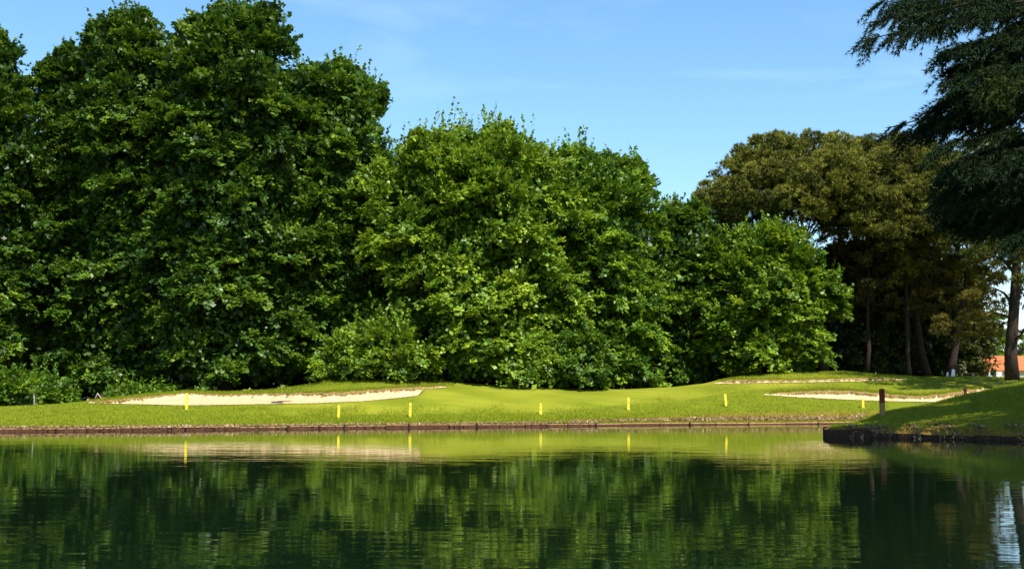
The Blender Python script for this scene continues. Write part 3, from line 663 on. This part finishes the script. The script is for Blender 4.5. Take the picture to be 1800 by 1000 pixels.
# dark edging of the near right bank
root = empty('bank_edging', (15.1, 60.5, 0), 'dark wet timber wall holding the shaded right bank', 'edging')
pl = [np.array(p, float) for p in [(15.75, 63.6), (15.0, 60.2), (16.9, 59.15), (19.85, 57.15), (22.4, 54.7), (27.9, 51.6), (35.9, 46.6)]]
for k in range(len(pl) - 1):
    a, b_ = pl[k], pl[k + 1]; n = max(1, int(np.hypot(*(b_ - a)) / .9))
    for j in range(n):
        p = a + (b_ - a) * j / n; q = a + (b_ - a) * (j + 1) / n; mid = (p + q) / 2; ang = math.atan2(*(q - p)[::-1]); ln = np.hypot(*(q - p)) * .985
        hz = (.33 if k < 2 else .20 - .01 * k) + rng.uniform(-.06, .05)
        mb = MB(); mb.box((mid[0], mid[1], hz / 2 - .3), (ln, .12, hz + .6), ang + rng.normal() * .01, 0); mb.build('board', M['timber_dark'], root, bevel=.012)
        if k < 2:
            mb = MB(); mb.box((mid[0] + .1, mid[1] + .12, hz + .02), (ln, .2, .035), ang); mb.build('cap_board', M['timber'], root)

# ------------------------------------------------------------------ litter, stones and rough grass
rng = np.random.default_rng(11)
def along(poly, n):
    P_ = np.array(poly, float); d = np.concatenate([[0], np.cumsum(np.hypot(*np.diff(P_, axis=0).T))]); s_ = rng.uniform(0, d[-1], n)
    return np.interp(s_, d, P_[:, 0]), np.interp(s_, d, P_[:, 1])
x, y = along([(15.2, 60.6), (17, 59.6), (20, 57.6), (22.6, 55.1), (28, 52.1)], 1500); y = y + rng.normal(0.02, .3, 1500); x = x + .1
clump = (np.sin(x * 2.3) + np.sin(x * 5.1 + 1)) > -.3; x, y = x[clump], y[clump]
c_ = np.stack([x, y, np.maximum(H(x, y), .26) + .03 + rng.random(len(x)) * .06], -1)
V1 = leaves(c_, rng.normal(size=c_.shape) * .7 + [0, -.3, 1], rng.uniform(.06, .17, len(c_)), rng)
# dry reeds and debris on the brown strip of the far shore
px = rng.uniform(1000, 1520, 5200); keep = rng.random(5200) < np.interp(px, [1000, 1250, 1520], [.3, 1, 1]); px = px[keep]
Ys = 4620 / (ip(px, SH) - 690); y = Ys + .0 + np.abs(rng.normal(0, 1.0, len(px))) * np.interp(px, [1000, 1300], [.3, .9]); x = (px - 900) / 2196 * y
c2 = np.stack([x, y, H(x, y) + .05 + rng.random(len(x)) * .08], -1)
V2 = leaves(c2, rng.normal(size=c2.shape) * .8 + [0, -.4, .8], rng.uniform(.08, .22, len(c2)), rng, aspect=.4)
px = rng.uniform(-100, 1050, 5000); Ys = 4620 / (ip(px, SH) - 690); y = Ys + rng.normal(-.12, .2, 5000); x = (px - 900) / 2196 * y
c3 = np.stack([x, y, np.maximum(H(x, y), .2) + .03 + rng.random(5000) * .05], -1)
V3 = leaves(c3, rng.normal(size=c3.shape) * .6 + [0, -.4, 1], rng.uniform(.08, .2, 5000), rng, aspect=.4)
x, y = along([(15.1, 60.2), (16.9, 59.05), (19.85, 57.05), (22.4, 54.6), (27.9, 51.5)], 600); k = (np.sin(x * 2.3) + np.sin(x * 5.1 + 1)) > -.1; x, y = x[k], y[k]
c4 = np.stack([x, y - rng.random(len(x)) * .12, rng.uniform(.02, .38, len(x))], -1)
V4 = leaves(c4, rng.normal(size=c4.shape) * .6 + [-.3, -1, .4], rng.uniform(.05, .2, len(c4)), rng, aspect=.5)
V = np.concatenate([V1, V2, V3, V4]); T = np.clip(rng.normal(.45, .28, len(V)), 0, 1)
o = link('leaf_litter', mesh_np('leaf_litter', V, 4, T), M['litter']); tag(o, 'brown dead leaves and debris along the water edges', 'leaf litter', None, 'stuff')
def blades(x, y, h, w_=.02):
    n = len(x); z = np.maximum(H(x, y), .16); b0 = np.stack([x, y, z - .01], -1); az = rng.uniform(0, 2 * PI, n); s_ = np.stack([np.cos(az), np.sin(az), 0 * az], -1) * w_
    tip = b0 + np.stack([rng.normal(0, .35, n) * h, rng.normal(0, .35, n) * h, h], -1)
    return np.stack([b0 - s_, b0 + s_, tip], 1)
VV = []; TT = []
n = 70000; x = rng.uniform(15, 32, n); y = rng.uniform(50, 64.5, n); d = pen_dist(x, y); k = d > .05; x, y = x[k], y[k]
VV.append(blades(x, y, rng.uniform(.05, .14, len(x)), .014)); TT.append(rng.normal(.5, .2, len(x)))
n = 90000; px = rng.uniform(-40, 1560, n); Ys = 4620 / (ip(px, SH) - 690); Yc = ip(px, CY); t_ = rng.random(n) ** 1.7
lim = np.interp(px, [0, 400, 480, 950, 1100, 1300, 1500], [1, 1, .35, .3, .4, .6, 1.0]); lim = np.minimum(1, lim * (1 + .22 * np.sin(px * .045) + .15 * np.sin(px * .13 + 1) + .25 * rng.normal(size=n))); y = Ys - .25 + t_ * np.maximum(lim, .05) * (Yc - Ys - .1); x = (px - 900) / 2196 * y
ok = np.ones(n, bool)
for B in BUN:
    lo = np.interp(px, B['px'], B['Ylo']); hi = np.interp(px, B['px'], B['Yhi']); ok &= ~((y > lo - .05) & (y < hi + .05) & (px > B['px'][0]) & (px < B['px'][-1]))
x, y = x[ok], y[ok]; VV.append(blades(x, y, rng.uniform(.04, .15, len(x)), .022)); TT.append(rng.normal(.5, .2, len(x)))
for B, nn in zip(BUN, (16000, 9000, 3000)):       # shaggy turf on the lips
    px = rng.uniform(B['px'][0] + 10, B['px'][-1], nn); hi = np.interp(px, B['px'], B['Yhi']); y = hi + np.abs(rng.normal(0, .5, nn)) + .08; x = (px - 900) / 2196 * y
    VV.append(blades(x, y, rng.uniform(.08, .2, nn), .02)); TT.append(rng.normal(.5, .2, nn))
n = 14000; px = rng.uniform(1260, 1800, n); Yc = ip(px, CY); y = Yc - np.abs(rng.normal(0, 2.2, n)) + .3; x = (px - 900) / 2196 * y
ok = y > np.interp(px, BUN[2]['px'], BUN[2]['Yhi']) + .1; VV.append(blades(x[ok], y[ok], rng.uniform(.05, .14, ok.sum()), .02)); TT.append(rng.normal(.35, .2, ok.sum()))
n = 14000; px = rng.uniform(160, 800, n); Yc = ip(px, CY); y = Yc - np.abs(rng.normal(0, 1.6, n)) + .3; x = (px - 900) / 2196 * y
ok = y > np.interp(px, BUN[0]['px'], BUN[0]['Yhi']) + .1; VV.append(blades(x[ok], y[ok], rng.uniform(.05, .16, ok.sum()), .02)); TT.append(rng.normal(.35, .2, ok.sum()))
o = link('rough_grass', mesh_np('rough_grass', np.concatenate(VV), 3, np.clip(np.concatenate(TT), 0, 1)), M['blade']); tag(o, 'unmown grass tufts on the banks and mounds', 'grass', None, 'stuff')

# rake left in the left bunker
X, Y, Z = ground_hit(487, 704, 70, 100); root = empty('bunker_rake', (X, Y, Z), 'dark rake lying on the sand of the left bunker', 'rake')
mb = MB(); mb.box((X, Y, Z - .10), (.75, .10, .10), .15); 
for k in range(9): mb.box((X - .32 + .08 * k, Y - .07 - .0 + .012 * k, Z - .16), (.025, .025, .10), .15)
mb.build('rake_head', M['iron'], root)
mb = MB(); mb.tube([(X, Y, Z - .06), (X + .9, Y + .5, Z + .0)], [.03, .025], 6); mb.build('handle', M['timber_dark'], root)

# ------------------------------------------------------------------ little things under the left trees
X, Y = at(60, 690, 88)[0], 88; Z = float(H(X, Y)); root = empty('sapling', (X, Y, Z), 'pale thin sapling stem in front of the shrubs at the left edge', 'tree')
mb = MB(); mb.tube([(X, Y, Z - .1), (X + .03, Y, Z + .5), (X - .02, Y, Z + 1.0)], [.075, .06, .05], 8); mb.tube([(X, Y, Z + .8), (X - .16, Y, Z + 1.15)], [.04, .03], 6); mb.build('trunk', M['bark_pale'], root, smooth=True)
r_ = np.random.default_rng(1); c_ = np.array([X, Y, Z + 1.25]) + r_.normal(size=(120, 3)) * [.28, .28, .2]
link('crown', mesh_np('crown', leaves(c_, r_.normal(size=(120, 3)) + [0, -.3, 1], r_.uniform(.1, .2, 120), r_), 4, r_.random(120)), M['leaf_bright'], root)
X, Y = at(172, 690, 90)[0], 90; Z = float(H(X, Y)); root = empty('dead_branch', (X, Y, Z), 'pale broken branch propped over dry red-brown leaves at the left tip of the sand', 'branch')
mb = MB(); mb.tube([(X - .3, Y, Z - .05), (X - .05, Y, Z + .62), (X, Y, Z + .72)], [.06, .05, .04], 7); mb.tube([(X - .02, Y, Z + .68), (X + .5, Y, Z + .0)], [.05, .04], 7); mb.tube([(X - .75, Y, Z - .05), (X - .68, Y, Z + .3)], [.09, .06], 7)
mb.build('stem', M['bark_pale'], root, smooth=True)
c_ = np.array([X + .15, Y + .1, Z + .2]) + r_.normal(size=(90, 3)) * [.3, .15, .14]
link('dry_foliage', mesh_np('dry_foliage', leaves(c_, r_.normal(size=(90, 3)) + [0, -.5, .6], r_.uniform(.1, .2, 90), r_), 4, r_.random(90) * .6), M['litter'], root)
# ------------------------------------------------------------------ house and things beyond the right trunks
Y = 215; xa, xb_ = at(1737, 660, Y)[0], at(1850, 660, Y)[0]; zg = at(1760, 664, Y)[2] - .3; ze = at(1760, 650, Y)[2]; zr = at(1760, 624, Y)[2]
root = empty('house', ((xa + xb_) / 2, Y, zg), 'far low house with an orange tiled roof, half hidden by the lone dark trunk', 'house')
mb = MB(); mb.box(((xa + xb_) / 2, Y + 4, (zg + ze) / 2), (xb_ - xa - .6, 7, ze - zg)); mb.build('wall', M['plaster'], root)
me = bpy.data.meshes.new('roof'); x0, x1, y0, y1, ym = xa - .2, xb_ + .2, Y, Y + 8, Y + 4
me.from_pydata([(x0, y0, ze), (x1, y0, ze), (x1, ym, zr), (x0, ym, zr), (x0, y1, ze), (x1, y1, ze), (x0, y0, ze - .15), (x1, y0, ze - .15), (x0, y1, ze - .15), (x1, y1, ze - .15)], [],
               [(0, 1, 2, 3), (3, 2, 5, 4), (6, 7, 1, 0), (8, 4, 5, 9), (6, 0, 3, 4, 8), (7, 9, 5, 2, 1), (6, 8, 9, 7)])
link('roof', me, M['roof_tile'], root)
for k, xx in enumerate(np.linspace(xa + 1.2, xb_ - 1.2, 4)):
    if k == 1: continue
    mb = MB(); mb.box((xx, Y + .46, ze - .9), (.9, .06, .8)); f_ = mb.build('window', M['white'], root)
    mb = MB(); mb.box((xx, Y + .42, ze - .9), (.7, .04, .62)); p_ = mb.build('pane', M['glass_dark'], None); p_.parent = f_
mb = MB(); mb.box((xa + 3.6, Y + .45, zg + 1.1), (.95, .08, 2.0)); mb.build('door', M['timber_dark'], root)
def chair(X, Y, label, rz):
    Z = float(H(X, Y)) + .0; root = empty('garden_chair', (X, Y, Z), label, 'chair', 'white garden chairs beside the house')
    c, s_ = math.cos(rz), math.sin(rz)
    def R(a, b_): return (X + a * c - b_ * s_, Y + a * s_ + b_ * c)
    p = R(0, 0); mb = MB(); mb.box((p[0], p[1], Z + .45), (.5, .5, .05), rz); mb.build('seat', M['white'], root)
    p = R(0, .24); mb = MB(); mb.box((p[0], p[1], Z + .75), (.5, .05, .55), rz); mb.build('backrest', M['white'], root)
    for a, b_ in ((-.22, -.22), (.22, -.22), (-.22, .22), (.22, .22)):
        p = R(a, b_); mb = MB(); mb.box((p[0], p[1], Z + .2), (.06, .06, .44), rz); mb.build('leg', M['white'], root)
for px, YY, lb, rz in [(1741, 116, 'white garden chair before the orange-roofed house, left of the pair', .4), (1757, 117, 'white garden chair nearest the left side of the lone dark trunk', -.5)]:
    chair(at(px, 690, YY)[0], YY, lb, rz)
for px, w_, YY, lb in [(1676, 8, 108.5, 'small white standing marker just right of the left pine trunk'), (1666, 5, 109, 'thin white marker at the foot of the right pine trunk, leftmost of the two')]:
    X = at(px, 690, YY)[0]; Z = at(px, 664, YY)[2]; wd = w_ / F * YY; hg = .62 if w_ > 6 else .4
    mb = MB(); mb.box((X, YY, Z + hg / 2 - .2), (wd, .12, hg + .5), 0, .08, .7); mb.box((X + .03, YY, Z + hg + .09), (wd * .5, .09, .10), 0, .05, .4); tag(mb.build('white_marker', M['white'], bevel=.03), lb, 'marker', 'white markers below the pines')
Y = 119; X = at(1706, 690, Y)[0]; Z = at(1706, 664, Y)[2]; root = empty('bench', (X, Y, Z), 'pale low bench behind the crest under the red shrub, between pine trunks and house', 'bench')
mb = MB(); mb.box((X, Y, Z + .42), (2.2, .45, .07)); mb.build('seat', M['post_tan'], root)
for a in (-.8, .25, .8): mb = MB(); mb.box((X + a, Y, Z + .18), (.14, .4, .42)); mb.build('leg', M['plaster'], root)
r_ = np.random.default_rng(4)
def small_shrub(px, py, Y, rw, rh, mat, name, label, n=900, sz=.22):
    c = np.array(at(px, py, Y)); d = unit(r_.normal(size=(n, 3))) * (r_.random((n, 1)) ** .4) * [rw, rw, rh]
    X, Z = c[0], float(H(c[0], Y)); root = empty(name, (X, Y, Z), label, 'shrub'); link('foliage', mesh_np('foliage', leaves(c + d, r_.normal(size=(n, 3)) + [0, -.3, .8], sz * r_.uniform(.6, 1.2, n), r_), 4, np.clip(r_.normal(.5, .25, n), 0, 1)), M[mat], root)
    mb = MB(); mb.tube([(X, Y, Z - .1), tuple(c)], [.08, .04], 6)
    for k in range(5): mb.tube([(X, Y, Z + .1), tuple(c + r_.normal(size=3) * [rw * .5, rw * .5, rh * .4])], [.04, .015], 5)
    mb.build('stem', M['bark'], root)
small_shrub(1696, 650, 124, 1.1, .5, 'red_leaf', 'red_shrub', 'low red-leaved shrub behind the pale bench')
small_shrub(1729, 650, 112, .5, .9, 'pine_brown', 'dry_shrub', 'upright brown and yellow dry shrub left of the orange roof', 700, .2)
small_shrub(1100, 676, 118, 1.3, .7, 'leaf_bright', 'bright_shrub', 'tiny sunlit shrub seen through the dark gap between the trees', 800, .2)
print('objects', len(bpy.data.objects))
